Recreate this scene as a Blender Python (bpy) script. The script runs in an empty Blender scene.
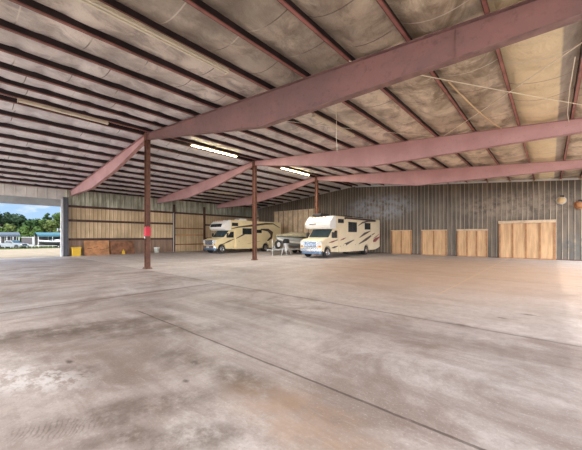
import bpy, bmesh, math, random
from mathutils import Vector, Matrix
from mathutils import noise as mnoise
R = math.radians
scene = bpy.context.scene
COL = scene.collection
random.seed(7)

# ------------------------------------------------------------------ nodes
class NT:
    """small helper that writes shader nodes"""
    def __init__(s, name):
        s.m = bpy.data.materials.new(name); s.m.use_nodes = True
        s.t = s.m.node_tree; s.t.nodes.clear()
        s.out = s.n('ShaderNodeOutputMaterial')
        s.b = s.n('ShaderNodeBsdfPrincipled')
        s.t.links.new(s.b.outputs[0], s.out.inputs[0])
        s._co = None
    def n(s, k): return s.t.nodes.new(k)
    def put(s, sock, v):
        if isinstance(v, bpy.types.NodeSocket): s.t.links.new(v, sock)
        elif isinstance(v, (tuple, list)) and len(v) == 3 and sock.type == 'RGBA': sock.default_value = (*v, 1)
        else: sock.default_value = v
    def co(s):
        if s._co is None: s._co = s.n('ShaderNodeTexCoord').outputs['Object']
        return s._co
    def map(s, scale=(1, 1, 1), loc=(0, 0, 0), rot=(0, 0, 0), v=None):
        m = s.n('ShaderNodeMapping'); s.put(m.inputs[0], v or s.co())
        m.inputs['Location'].default_value = loc; m.inputs['Rotation'].default_value = rot; m.inputs['Scale'].default_value = scale
        return m.outputs[0]
    def noise(s, scale, detail=4, rough=.55, v=None, dist=0):
        m = s.n('ShaderNodeTexNoise'); s.put(m.inputs['Vector'], v or s.co())
        m.inputs['Scale'].default_value = scale; m.inputs['Detail'].default_value = detail
        m.inputs['Roughness'].default_value = rough; m.inputs['Distortion'].default_value = dist
        return m.outputs[0]
    def math(s, op, a, b=0.0, c=None, clamp=False):
        m = s.n('ShaderNodeMath'); m.operation = op; m.use_clamp = clamp
        s.put(m.inputs[0], a); s.put(m.inputs[1], b)
        if c is not None: s.put(m.inputs[2], c)
        return m.outputs[0]
    def sep(s, v=None):
        m = s.n('ShaderNodeSeparateXYZ'); s.put(m.inputs[0], v or s.co()); return m.outputs
    def step(s, v, lo, hi, a=0.0, b=1.0, smooth=True):
        m = s.n('ShaderNodeMapRange'); m.interpolation_type = 'SMOOTHSTEP' if smooth else 'LINEAR'
        s.put(m.inputs[0], v)
        m.inputs[1].default_value = lo; m.inputs[2].default_value = hi
        m.inputs[3].default_value = a; m.inputs[4].default_value = b
        return m.outputs[0]
    def mix(s, f, a, b, kind='MIX'):
        m = s.n('ShaderNodeMix'); m.data_type = 'RGBA'; m.blend_type = kind
        s.put(m.inputs[0], f); s.put(m.inputs[6], a); s.put(m.inputs[7], b)
        return m.outputs[2]
    def spot(s, x, y, rx, ry, ang=0, soft=.5):
        """1 inside an ellipse on the floor, fading at its rim"""
        v = s.map(loc=(-x, -y, 0)); v = s.map(rot=(0, 0, -ang), v=v); v = s.map(scale=(1 / rx, 1 / ry, 0), v=v)
        m = s.n('ShaderNodeVectorMath'); m.operation = 'LENGTH'; s.put(m.inputs[0], v)
        return s.step(m.outputs['Value'], 1 - soft, 1 + soft, 1, 0)
    def bump(s, h, strength=.3, dist=.02):
        m = s.n('ShaderNodeBump'); m.inputs['Strength'].default_value = strength; m.inputs['Distance'].default_value = dist
        s.put(m.inputs['Height'], h); s.put(s.b.inputs['Normal'], m.outputs[0])
    def done(s, col=None, rough=.6, metal=0.0, spec=.5):
        if col is not None: s.put(s.b.inputs['Base Color'], col)
        s.put(s.b.inputs['Roughness'], rough); s.put(s.b.inputs['Metallic'], metal)
        s.b.inputs['Specular IOR Level'].default_value = spec
        return s.m

def plain(name, c, rough=.6, metal=0.0, var=.25, scale=3.0, spec=.5, c2=None):
    """paint with a little uneven wear"""
    t = NT(name)
    c2 = c2 or tuple(x * (1 - var) for x in c)
    f = t.step(t.noise(scale, 6, .6), .35, .65)
    return t.done(t.mix(f, c, c2), rough, metal, spec)

def m_emit(name, c, s):
    t = NT(name); t.b.inputs['Emission Color'].default_value = (*c, 1); t.b.inputs['Emission Strength'].default_value = s
    return t.done(c, .4)

M = {}
M['rafter'] = (lambda t: t.done(t.mix(t.step(t.noise(9, 6, .7), .55, .75, 0, .55),
        t.mix(t.step(t.noise(.6, 5, .6), .35, .65), (.74, .46, .47), (.62, .36, .37)), (.36, .22, .21)), .55))(NT('faded red oxide beam'))
M['rafter_dark'] = (lambda t: t.done(t.mix(t.step(t.noise(5, 7, .7), .5, .72, 0, .7),
        t.mix(t.step(t.noise(.45, 5, .6), .38, .62), (.33, .165, .155), (.235, .135, .13)), (.15, .085, .08)), .5))(NT('dark red brown beam'))
M['rafter_edge_dark'] = plain('dark beam flange', (.30, .175, .165), .5, var=.4)
M['rafter_edge'] = plain('beam flange', (.50, .28, .265), .5, var=.35)
M['purlin'] = plain('red oxide purlin', (.40, .165, .14), .55, var=.4, scale=2)  # flange tone lightened as if lit from below
M['purlin_web'] = plain('shade dark purlin web', (.035, .02, .022), .65, var=.5, scale=2)  # web coloured dark to stand for the shade between purlins
M['column'] = plain('red brown column', (.20, .085, .052), .5, var=.45, scale=4)
M['redpatch'] = plain('bright red', (.62, .03, .06), .5, var=.1)
M['girt'] = plain('brown girt', (.11, .05, .038), .6, var=.4)
M['darkpost'] = plain('slate grey post', (.12, .125, .145), .5)
M['whitetrim'] = plain('white trim', (.72, .72, .72), .5, var=.12)
M['header'] = plain('grey header sheet', (.34, .36, .37), .5, var=.2, scale=1.5)
M['strip'] = plain('off white header sheet', (.72, .68, .64), .6, var=.25, scale=1.2)
M['wood_dock'] = (lambda t: t.done(t.mix(t.step(t.noise(1, 5, .6, t.map((5, 5, .7))), .3, .7), (.66, .43, .235), (.48, .295, .155)), .65))(NT('pale plywood'))
M['pale_board'] = plain('bleached boards', (.88, .70, .48), .65, var=.25, scale=2)
M['wood_batten'] = plain('pine batten', (.44, .22, .10), .65, var=.3)
M['wood_beam'] = plain('weathered header board', (.68, .52, .36), .7, var=.3)
M['ply_orange'] = plain('orange plywood', (.60, .29, .13), .65, var=.4, scale=2)
M['ply_dark'] = plain('dark plywood', (.30, .13, .065), .65, var=.5, scale=2.5)
M['yellow'] = plain('yellow plastic', (.78, .50, .04), .45, var=.12)
M['bucket'] = plain('pale grey plastic', (.5, .52, .46), .45)
M['fix_white'] = plain('cream enamel', (.72, .63, .5), .45, var=.2)
M['tube_off'] = plain('unlit tube', (.82, .76, .64), .25, var=.06)
M['tube_on'] = m_emit('lit tube', (1, .84, .42), 40.0)
M['cable'] = plain('ivory cable', (.95, .88, .72), .5, var=.1)
M['conduit'] = plain('tan conduit', (.72, .52, .3), .5, var=.15)
M['white_paint'] = plain('white gelcoat', (.88, .87, .84), .3, var=.06)
M['cream'] = plain('cream fibreglass', (.86, .74, .53), .35, var=.07, scale=1.5)
M['cream_yellow'] = plain('yellowed cream fibreglass', (.86, .72, .44), .35, var=.08, scale=1.5)
M['stripe_dark'] = plain('dark brown decal', (.07, .045, .04), .4)
M['stripe_red'] = plain('maroon decal', (.28, .045, .045), .4)
M['stripe_tan'] = plain('tan decal', (.42, .30, .18), .4)
M['glass'] = plain('dark tinted glass', (.025, .03, .035), .08, var=.1, spec=.8)
M['windshield'] = plain('windshield glass', (.035, .07, .085), .05, var=.15, spec=.9)
M['black'] = plain('black plastic', (.02, .02, .022), .5)
M['rubber'] = plain('tyre rubber', (.025, .025, .026), .8)
M['chrome'] = plain('chrome', (.72, .76, .82), .22, metal=1.0, var=.05)
M['grille'] = plain('grille blue grey', (.16, .24, .36), .3, metal=.6)
M['lamp_lens'] = plain('headlamp lens', (.72, .76, .8), .15, var=.1)
M['amber'] = plain('amber lens', (.75, .28, .04), .3)
M['red_lens'] = plain('red lens', (.5, .02, .02), .3)
M['galv'] = plain('galvanised steel', (.6, .6, .58), .4, metal=.4)
M['tan_canvas'] = plain('olive tan canvas', (.34, .30, .20), .85, var=.3)
M['hull'] = plain('grey hull', (.34, .36, .35), .35, var=.15)
M['hull_light'] = plain('pale hull', (.66, .62, .54), .35, var=.12)
M['dimmed_white'] = plain('dimmed outdoor white', (.36, .37, .38), .5, var=.1)  # outdoor white, its colour darkened to offset the overbright daylight
M['silver_car'] = plain('silver paint', (.19, .21, .235), .3, metal=.3, var=.08)
M['teal_roof'] = plain('teal roof', (.025, .10, .14), .5, var=.2)
M['blue_roof'] = plain('slate roof', (.045, .065, .09), .5, var=.2)
M['blue_tarp'] = plain('pale blue sheet', (.26, .46, .55), .6, var=.2)
M['trailer_dark'] = plain('brown grey trailer side', (.07, .062, .065), .5, var=.2)
M['bark'] = plain('bark', (.12, .085, .06), .9, var=.4)
M['rust'] = plain('rusty orange', (.45, .20, .08), .7, var=.4)
M['vent_tan'] = plain('tan vent', (.66, .46, .24), .5, var=.25)
LEAF = []
for i, (a, b) in enumerate((((.022, .055, .012), (.009, .026, .007)), ((.055, .095, .016), (.024, .05, .01)), ((.085, .11, .026), (.04, .06, .016)), ((.013, .034, .011), (.006, .017, .007)))):
    t = NT('leaves %d' % i); f = t.step(t.noise(1.2, 5, .7), .35, .65); LEAF.append(t.done(t.mix(f, a, b), .7, 0, .2))

# concrete floor -----------------------------------------------------
def floor_mat():
    t = NT('worn concrete')
    x, y, z = t.sep()[0:3]
    warp = t.noise(.35, 3, .5)
    # base: patches of warm and cool concrete
    big = t.step(t.noise(.22, 5, .6), .35, .65)
    base = t.mix(big, (.555, .495, .47), (.46, .41, .395))
    cool = t.step(t.noise(.16, 3, .5, t.map((1, 1, 1), (31, 8, 0))), .42, .62)
    base = t.mix(t.math('MULTIPLY', cool, .6), base, (.50, .475, .48))
    # sweeping streaks across the building on the right, along it on the left slab
    st_u = t.step(t.noise(1.0, 7, .68, t.map((.12, 1.5, 1)), .4), .38, .68)
    st_v = t.step(t.noise(1.0, 7, .68, t.map((1.5, .22, 1), (3, 7, 0)), .4), .38, .68)
    left = t.step(t.math('ADD', x, t.math('MULTIPLY', warp, 2.0)), -6.6, -5.4, 1, 0)
    st = t.mix(left, st_u, st_v)
    base = t.mix(t.math('MULTIPLY', st, .8), base, (.25, .20, .175))
    pale = t.step(t.noise(1.0, 6, .65, t.map((.35, .9, 1), (9, 2, 0))), .55, .72)
    base = t.mix(t.math('MULTIPLY', pale, .7), base, (.68, .64, .62))
    blot = t.step(t.noise(.55, 6, .68, t.map((1, 1, 1), (17, 3, 0)), .6), .47, .66)
    base = t.mix(t.math('MULTIPLY', blot, .72), base, (.20, .148, .12))
    far = t.step(t.math('ADD', y, t.math('MULTIPLY', t.noise(.5, 4), .6)), 6.2, 6.5)         # far floor painted paler where the lamplight falls off
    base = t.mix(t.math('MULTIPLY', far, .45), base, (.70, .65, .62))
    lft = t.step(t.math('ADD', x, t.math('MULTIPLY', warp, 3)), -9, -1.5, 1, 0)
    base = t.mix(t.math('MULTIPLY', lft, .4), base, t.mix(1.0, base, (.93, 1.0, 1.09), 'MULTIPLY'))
    # fine mottling
    fine = t.noise(7, 8, .72)
    base = t.mix(t.step(fine, .35, .7, .0, .45), base, (.25, .20, .175))
    grit = t.noise(38, 6, .8)
    base = t.mix(t.step(grit, .5, .72, 0, .5), base, (.24, .19, .17))
    base = t.mix(t.step(grit, .3, .46, .4, 0), base, (.80, .76, .73))
    # scratches
    scr = t.noise(1.0, 3, .6, t.map((2.2, 26, 1), rot=(0, 0, .35)))
    base = t.mix(t.step(scr, .62, .75, 0, .28), base, (.62, .58, .55))
    # soaked-in stains, and a warm glow painted by the dock doors
    rag = t.noise(3.4, 8, .75)
    def stain(b, sp, c, amt, lo=.3, hi=.62):
        return t.mix(t.math('MULTIPLY', t.math('MULTIPLY', sp, t.step(rag, lo, hi)), amt), b, c)
    for sx, sy, rx, ry, an, am in ((-2.55, 2.12, .5, .22, 0, .85), (-3.6, 2.0, .6, .25, .3, .6), (-6.2, 1.35, 1.8, .38, 1.2, .8), (-2.15, 1.25, .42, .16, .9, .75), (-2.6, .82, .3, .09, 1.0, .6),
                                   (-2.9, 1.15, .75, .2, 1.1, .7), (-5.2, 2.1, 1.7, .35, .9, .6), (-4.2, 1.0, .35, .16, .8, .5), (-2.62, .95, .26, .1, .2, .6), (-7.2, 3.0, .9, .35, .2, .42),
                                   (-5.2, 4.4, 1.2, .5, 0, .3), (-12, 9, 2.6, .6, 0, .35), (-.6, 5.2, 2.2, .4, 0, .35), (1.5, 8.5, 1.6, .8, 0, .3)):
        base = stain(base, t.spot(sx, sy, rx, ry, an), (.12, .09, .07), am)
    base = stain(base, t.spot(-1.7, 2.0, .8, .35, 0), (.42, .27, .17), .5)
    base = stain(base, t.spot(-3.8, 16, 6, 7.5, 0, .6), (.66, .42, .25), .62, .0, .4)  # orange glow painted on the floor before the dock doors
    for sx, sy, rx, ry in ((-.31, 7.74, .16, .06), (-1.2, 6.05, .2, .05), (-.72, 7.1, .07, .04), (-4.62, .98, .07, .03), (-3.05, 1.7, .05, .03), (-3.4, 2.02, .07, .04)):
        base = t.mix(t.math('MULTIPLY', t.spot(sx, sy, rx, ry, 0, .7), t.step(fine, .35, .6, .1, .8)), base, (.06, .045, .04))
    # whitish patch near the camera, with dark scuffs of turning tyres beside it
    rg2 = t.step(t.noise(3.2, 7, .75, t.map((1, 1.4, 1), (5, 1, 0))), .44, .56)
    base = t.mix(t.math('MULTIPLY', t.spot(-4.5, .48, .75, .3, .55, .6), t.math('MULTIPLY', rg2, .6)), base, (.80, .79, .80))
    rr = t.n('ShaderNodeVectorMath'); rr.operation = 'LENGTH'; t.put(rr.inputs[0], t.map(loc=(4.2, 1.35, 0)))
    ring = t.math('SINE', t.math('MULTIPLY', t.math('ADD', rr.outputs['Value'], t.math('MULTIPLY', t.noise(3.0, 4), .16)), 170.0))
    scuff = t.math('MULTIPLY', t.spot(-3.08, .58, .34, .13, .95, .5), t.step(ring, .1, .8))
    base = t.mix(t.math('MULTIPLY', t.math('MULTIPLY', scuff, t.step(fine, .3, .6)), .42), base, (.09, .075, .07))
    # saw-cut joints
    def line(b, d, w, c, amt):
        return t.mix(t.math('MULTIPLY', t.step(t.math('ABSOLUTE', d), w * .5, w, 1, 0), amt), b, c)
    wob = t.math('MULTIPLY', t.math('SUBTRACT', t.noise(1.5, 4), .5), .05)
    yj = t.math('ADD', y, wob); xj = t.math('ADD', x, wob)
    chip = t.step(t.noise(5, 4), .25, .5, .45, 1)
    j1 = t.math('MULTIPLY', t.math('MULTIPLY', t.step(x, -6.9, -6.5), chip), .75)
    base = line(base, t.math('SUBTRACT', yj, 2.62), .022, (.07, .052, .045), j1)
    base = line(base, t.math('SUBTRACT', yj, 6.0), .05, (.10, .075, .065), t.math('MULTIPLY', chip, .5))
    base = line(base, t.math('SUBTRACT', yj, 13.2), .05, (.16, .12, .10), .6)
    base = line(base, t.math('SUBTRACT', xj, -8.62), .07, (.14, .11, .10), t.math('MULTIPLY', t.step(y, 5.6, 5.9, 1, 0), .75))
    base = line(base, t.math('SUBTRACT', xj, -2.33), .035, (.72, .52, .33), t.math('MULTIPLY', t.step(y, 8.6, 9.4), .75))
    t.bump(t.math('ADD', fine, t.noise(60, 3)), .15, .01)
    rough = t.step(t.noise(1.1, 5, .6), .35, .7, .42, .72)
    return t.done(base, rough, 0, .4)
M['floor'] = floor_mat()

def insulation_mat():
    t = NT('roof insulation facing')
    x, y, z = t.sep()[0:3]
    cell = t.math('FLOOR', t.math('DIVIDE', t.math('SUBTRACT', x, .5), 1.38))
    off = t.math('FRACT', t.math('MULTIPLY', t.math('SINE', t.math('MULTIPLY', cell, 12.9898)), 43.7))
    ph = t.math('FRACT', t.math('ADD', t.math('DIVIDE', y, 1.25), off))
    seam = t.step(t.math('ABSOLUTE', t.math('SUBTRACT', ph, .5)), .484, .494)
    blot = t.step(t.noise(1.3, 7, .7, t.map((1, .7, 1)), .6), .44, .66)
    warm = t.step(x, -16, -1)                                  # the facing is browner and more soiled towards the right-hand eave
    white = t.mix(warm, (.84, .82, .87), (.80, .68, .52))
    dirt = t.mix(warm, (.54, .52, .55), (.19, .135, .085))
    b2 = t.step(t.noise(.55, 5, .6, t.map(loc=(5, 2, 0)), .8), .42, .62)
    c = t.mix(t.math('MULTIPLY', blot, .85), white, dirt)
    c = t.mix(t.math('MULTIPLY', b2, .5), c, t.mix(warm, (.52, .49, .51), (.22, .165, .11)))
    dark_zone = t.math('MULTIPLY', t.spot(-4.3, 2.6, 2.2, 4.2, 0, .45), t.step(t.noise(1.0, 6, .65, t.map(loc=(2, 9, 0))), .3, .6, .45, 1))  # darker zone to the right of the long strip light
    c = t.mix(t.math('MULTIPLY', dark_zone, .75), c, (.20, .17, .14))
    cream = t.math('MULTIPLY', t.step(x, -.86, -.82), t.step(x, .16, .22, 1, 0))      # one cream strip beside the right-hand purlin
    c = t.mix(t.math('MULTIPLY', cream, .8), c, (.86, .72, .46))
    grey = t.math('MULTIPLY', t.step(x, .18, .22), t.step(x, .44, .5, 1, 0))
    c = t.mix(t.math('MULTIPLY', grey, .7), c, (.33, .28, .24))
    soot = t.step(t.noise(3.5, 8, .75), .55, .75, 0, .45)
    c = t.mix(soot, c, (.2, .15, .11))
    seamc = t.mix(t.step(t.noise(.5, 2), .45, .55), (.10, .075, .065), (.72, .66, .58))
    c = t.mix(t.math('MULTIPLY', seam, .8), c, seamc)
    t.bump(t.noise(1.6, 7, .62, t.map((1, .55, 1)), .5), .9, .12)
    return t.done(c, .36, 0, .5)
M['insul'] = insulation_mat()

def corr_mat(name, a, b, rib, period, axis, patches=()):
    """ribbed sheet: weathering along the ribs"""
    t = NT(name)
    sc = (3, 3, .35)
    f = t.step(t.noise(1, 6, .65, t.map(sc)), .3, .7)
    c = t.mix(f, a, b)
    big = t.step(t.noise(.35, 4, .6), .4, .65)
    c = t.mix(t.math('MULTIPLY', big, .5), c, tuple(v * .6 for v in b))
    ph = t.math('FRACT', t.math('DIVIDE', t.sep()[axis], period))
    edge = t.step(t.math('ABSOLUTE', t.math('SUBTRACT', ph, .5)), .44, .48)
    c = t.mix(t.math('MULTIPLY', edge, .78), c, rib)
    for sx, sz, rx, rz, col, am in patches:
        v = t.map(loc=(-sx, 0, -sz)) if axis == 0 else t.map(loc=(0, -sx, -sz))
        v = t.map(scale=(1 / rx, 0, 1 / rz) if axis == 0 else (0, 1 / rx, 1 / rz), v=v)
        m = t.n('ShaderNodeVectorMath'); m.operation = 'LENGTH'; t.put(m.inputs[0], v)
        g = t.math('MULTIPLY', t.step(m.outputs['Value'], .4, 1.1, 1, 0), t.step(t.noise(2.5, 6, .7), .35, .6))
        c = t.mix(t.math('MULTIPLY', g, am), c, col)
    return t.done(c, .45, 0, .5)
M['wall_back'] = corr_mat('dark ribbed steel', (.20, .158, .115), (.088, .068, .05), (.64, .53, .40), .305, 0,
                          ((-12.5, 4.4, 4.0, 1.5, (.30, .33, .38), .7), (-2, 3.9, 4.5, 1.2, (.36, .29, .22), .7), (1.5, .8, 1.6, 1.2, (.06, .075, .08), .6)))  # bluish sheen and warm light painted high up, plus a dark low patch
M['wall_left'] = corr_mat('tan ribbed sheet', (.76, .58, .37), (.52, .37, .21), (.12, .075, .045), .305, 1)
M['wall_left_top'] = corr_mat('pale green translucent sheet', (.72, .72, .58), (.20, .19, .13), (.12, .10, .07), .305, 1)
M['wall_left_low'] = corr_mat('brown stained sheet', (.34, .22, .15), (.22, .14, .10), (.12, .08, .06), .305, 1)

def ground_mat():
    t = NT('gravel and grass')
    x, y, z = t.sep()[0:3]
    g = t.mix(t.step(t.noise(.9, 7, .7), .35, .65), (.24, .20, .145), (.17, .14, .10))
    gr = t.mix(t.step(t.noise(.8, 7, .7, t.map(loc=(4, 4, 0))), .35, .65), (.085, .11, .022), (.045, .065, .014))
    f = t.step(t.math('ADD', x, t.math('MULTIPLY', t.noise(.22, 5), 9.0)), -76, -70, 1, 0)
    return t.done(t.mix(f, g, gr), .95, 0, .2)
M['ground'] = ground_mat()

# ------------------------------------------------------------------ mesh helpers
class MB:
    def __init__(s): s.bm = bmesh.new()
    def box(s, lo, hi, mi=0):
        vs = [s.bm.verts.new((x, y, z)) for x in (lo[0], hi[0]) for y in (lo[1], hi[1]) for z in (lo[2], hi[2])]
        for f in ((0, 1, 3, 2), (4, 6, 7, 5), (0, 4, 5, 1), (2, 3, 7, 6), (0, 2, 6, 4), (1, 5, 7, 3)):
            s.bm.faces.new([vs[i] for i in f]).material_index = mi
        return s
    def bar(s, a, b, w, h=None, up=(0, 0, 1)):
        """rectangular bar from a to b"""
        a, b = Vector(a), Vector(b); d = (b - a).normalized(); up = Vector(up)
        if abs(d.dot(up)) > .98: up = Vector((0, 1, 0))
        r = d.cross(up).normalized(); u = r.cross(d); h = h or w
        vs = [s.bm.verts.new(p + r * i * w / 2 + u * j * h / 2) for p in (a, b) for i, j in ((-1, -1), (1, -1), (1, 1), (-1, 1))]
        for f in ((3, 2, 1, 0), (4, 5, 6, 7), (0, 1, 5, 4), (1, 2, 6, 5), (2, 3, 7, 6), (3, 0, 4, 7)): s.bm.faces.new([vs[i] for i in f])
        return s
    def tube(s, pts, r, n=8):
        pts = [Vector(p) for p in pts]; rings = []
        for i, p in enumerate(pts):
            d = (pts[min(i + 1, len(pts) - 1)] - pts[max(i - 1, 0)]).normalized()
            up = Vector((0, 0, 1)) if abs(d.z) < .95 else Vector((0, 1, 0))
            a = d.cross(up).normalized(); b = a.cross(d)
            rad = r[i] if isinstance(r, (list, tuple)) else r
            rings.append([s.bm.verts.new(p + (a * math.cos(k * 2 * math.pi / n) + b * math.sin(k * 2 * math.pi / n)) * rad) for k in range(n)])
        for i in range(len(rings) - 1):
            for k in range(n): s.bm.faces.new((rings[i][k], rings[i][(k + 1) % n], rings[i + 1][(k + 1) % n], rings[i + 1][k]))
        s.bm.faces.new(rings[0]); s.bm.faces.new(rings[-1][::-1])
        return s
    def lathe(s, prof, c, axis='x', n=24):
        """profile (along axis, radius) spun about an axis through c"""
        c = Vector(c); rings = []
        for a, r in prof:
            ring = []
            for k in range(n):
                q = 2 * math.pi * k / n; p = r * math.cos(q), r * math.sin(q)
                v = {'x': (a, p[0], p[1]), 'y': (p[0], a, p[1]), 'z': (p[0], p[1], a)}[axis]
                ring.append(s.bm.verts.new(c + Vector(v)))
            rings.append(ring)
        for i in range(len(rings) - 1):
            for k in range(n): s.bm.faces.new((rings[i][k], rings[i][(k + 1) % n], rings[i + 1][(k + 1) % n], rings[i + 1][k]))
        if prof[0][1] > 1e-4: s.bm.faces.new(rings[0])
        if prof[-1][1] > 1e-4: s.bm.faces.new(rings[-1][::-1])
        return s
    def prism(s, poly, lo, hi, axis='x'):
        """polygon pushed along an axis; poly is (y,z) for x, (x,z) for y, (x,y) for z"""
        def P(p, a): return {'x': (a, p[0], p[1]), 'y': (p[0], a, p[1]), 'z': (p[0], p[1], a)}[axis]
        A = [s.bm.verts.new(P(p, lo)) for p in poly]; B = [s.bm.verts.new(P(p, hi)) for p in poly]
        s.bm.faces.new(A); s.bm.faces.new(B[::-1]); n = len(poly)
        for i in range(n): s.bm.faces.new((A[i], A[(i + 1) % n], B[(i + 1) % n], B[i]))
        return s
    def loft(s, rings, caps=True):
        V = [[s.bm.verts.new(p) for p in r] for r in rings]; n = len(V[0])
        for i in range(len(V) - 1):
            for k in range(n): s.bm.faces.new((V[i][k], V[i][(k + 1) % n], V[i + 1][(k + 1) % n], V[i + 1][k]))
        if caps: s.bm.faces.new(V[0][::-1]); s.bm.faces.new(V[-1])
        return s
    def ribbon(s, lo, up, x, t):
        """flat decal strip of thickness t between two polylines in the (y,z) plane at x"""
        n = len(lo)
        for i in range(n - 1): s.prism([lo[i], lo[i + 1], up[i + 1], up[i]], x, x + t)
        return s
    def build(s, name, mat, parent=None, bevel=0, smooth=False, seg=2):
        bmesh.ops.recalc_face_normals(s.bm, faces=s.bm.faces)
        me = bpy.data.meshes.new(name); s.bm.to_mesh(me); s.bm.free()
        for m_ in (mat if isinstance(mat, (list, tuple)) else [mat]): me.materials.append(M[m_] if isinstance(m_, str) else m_)
        o = bpy.data.objects.new(name, me); COL.objects.link(o)
        if parent: o.parent = parent
        if bevel:
            b = o.modifiers.new('b', 'BEVEL'); b.width = bevel; b.segments = seg; b.limit_method = 'ANGLE'; b.angle_limit = R(40)
        if smooth:
            for p in me.polygons: p.use_smooth = True
        return o

def tag(o, label, cat, group=None):
    o['label'] = label; o['category'] = cat
    if group: o['group'] = group
    return o
def empty(name, loc, label=None, cat=None, group=None, rz=0):
    o = bpy.data.objects.new(name, None); COL.objects.link(o); o.empty_display_size = .2
    o.location = loc; o.rotation_euler.z = rz
    if label: tag(o, label, cat, group)
    return o
def struct(o): o['kind'] = 'structure'; return o
def copy_tree(o, parent=None):
    kids = list(o.children)
    c = o.copy(); COL.objects.link(c)
    if parent: c.parent = parent
    for k in kids: copy_tree(k, c)
    return c
ORD = ['first', 'second', 'third', 'fourth', 'fifth', 'sixth', 'seventh', 'eighth', 'ninth', 'tenth', 'eleventh', 'twelfth', 'thirteenth', 'fourteenth']

# ------------------------------------------------------------------ the building
UC = -15.0                    # ridge / column line
UL, UR = -29.5, 3.7           # left wall, right-hand eave
V0, VB = -8.0, 27.1           # open rear end, back wall
FR = [6.34, 13.40, 20.45]     # frames
HT = 6.68
SL, SR = .095, .079
def roof(u): return HT - (SR * (u - UC) if u > UC else SL * (UC - u))      # height of the purlins' undersides
PD = .31                      # purlin depth

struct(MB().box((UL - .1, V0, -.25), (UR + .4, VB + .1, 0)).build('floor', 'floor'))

# outside ground: level by the building, falling away to the left
g = MB(); nx, ny = 60, 50
def gz(x, y):
    d = max(0, -31 - x); return -.06 - 0.0168 * d * min(1, d / 8) + (0.05 * mnoise.noise((x * .2, y * .2, 0)) if d > 2 else 0)
xs = [-150 + 230 * i / nx for i in range(nx + 1)]; ys = [-70 + 190 * j / ny for j in range(ny + 1)]
G = [[g.bm.verts.new((x, y, gz(x, y))) for y in ys] for x in xs]
for i in range(nx):
    for j in range(ny): g.bm.faces.new((G[i][j], G[i + 1][j], G[i + 1][j + 1], G[i][j + 1]))
struct(g.build('ground', 'ground', smooth=True))

# purlin positions
PR = [.5 - 1.38 * k for k in range(12)]                     # right slope, eave to ridge
PL = [UC - .32 - 1.38 * k for k in range(11)]               # left slope, ridge to eave
PX = [1.45, 2.6]                                            # at the right-hand eave
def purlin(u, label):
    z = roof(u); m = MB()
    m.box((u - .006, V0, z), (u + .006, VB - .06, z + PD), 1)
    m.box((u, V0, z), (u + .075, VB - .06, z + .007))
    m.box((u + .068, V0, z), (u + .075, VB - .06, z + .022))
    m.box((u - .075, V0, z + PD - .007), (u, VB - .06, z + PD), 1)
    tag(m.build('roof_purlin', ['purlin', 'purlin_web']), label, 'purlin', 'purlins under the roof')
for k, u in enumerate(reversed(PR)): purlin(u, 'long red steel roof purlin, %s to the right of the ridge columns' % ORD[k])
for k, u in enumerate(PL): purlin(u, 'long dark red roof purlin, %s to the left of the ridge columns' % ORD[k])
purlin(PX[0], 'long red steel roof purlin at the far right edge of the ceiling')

# insulation facing, sagging between the purlins
cuts = sorted(PL + PR + PX + [UL + .02, UR])
ins = MB(); NV = 225
vv = [V0 + (VB + .04 - V0) * j / (NV - 1) for j in range(NV)]
prev = None
for i in range(len(cuts) - 1):
    a, b = cuts[i], cuts[i + 1]
    cellv = math.floor((a + .01 - .5) / 1.38); off = (math.sin(cellv * 12.9898) * 43.7) % 1.0
    for k in range(0 if prev is None else 1, 8):
        f = k / 7; u = a + (b - a) * f
        row = []
        for v in vv:
            ph = (v / 1.25 + off) % 1.0; pinch = 1 - .55 * max(0, 1 - abs(ph - .5) / .14)
            n_ = mnoise.noise((u * .8, v * .8, 3.1)) * .035
            sag = math.sin(math.pi * f) ** .8 * (.165 + 1.7 * n_) * pinch
            row.append(ins.bm.verts.new((u, v, roof(u) + PD + .01 - sag * min(1, (b - a) / 1.38))))
        if prev:
            for j in range(NV - 1): ins.bm.faces.new((prev[j], row[j], row[j + 1], prev[j + 1]))
        prev = row
ce = struct(ins.build('ceiling', 'insul', smooth=True))
so = ce.modifiers.new('thick', 'SOLIDIFY'); so.thickness = .1; so.offset = 1

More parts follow.
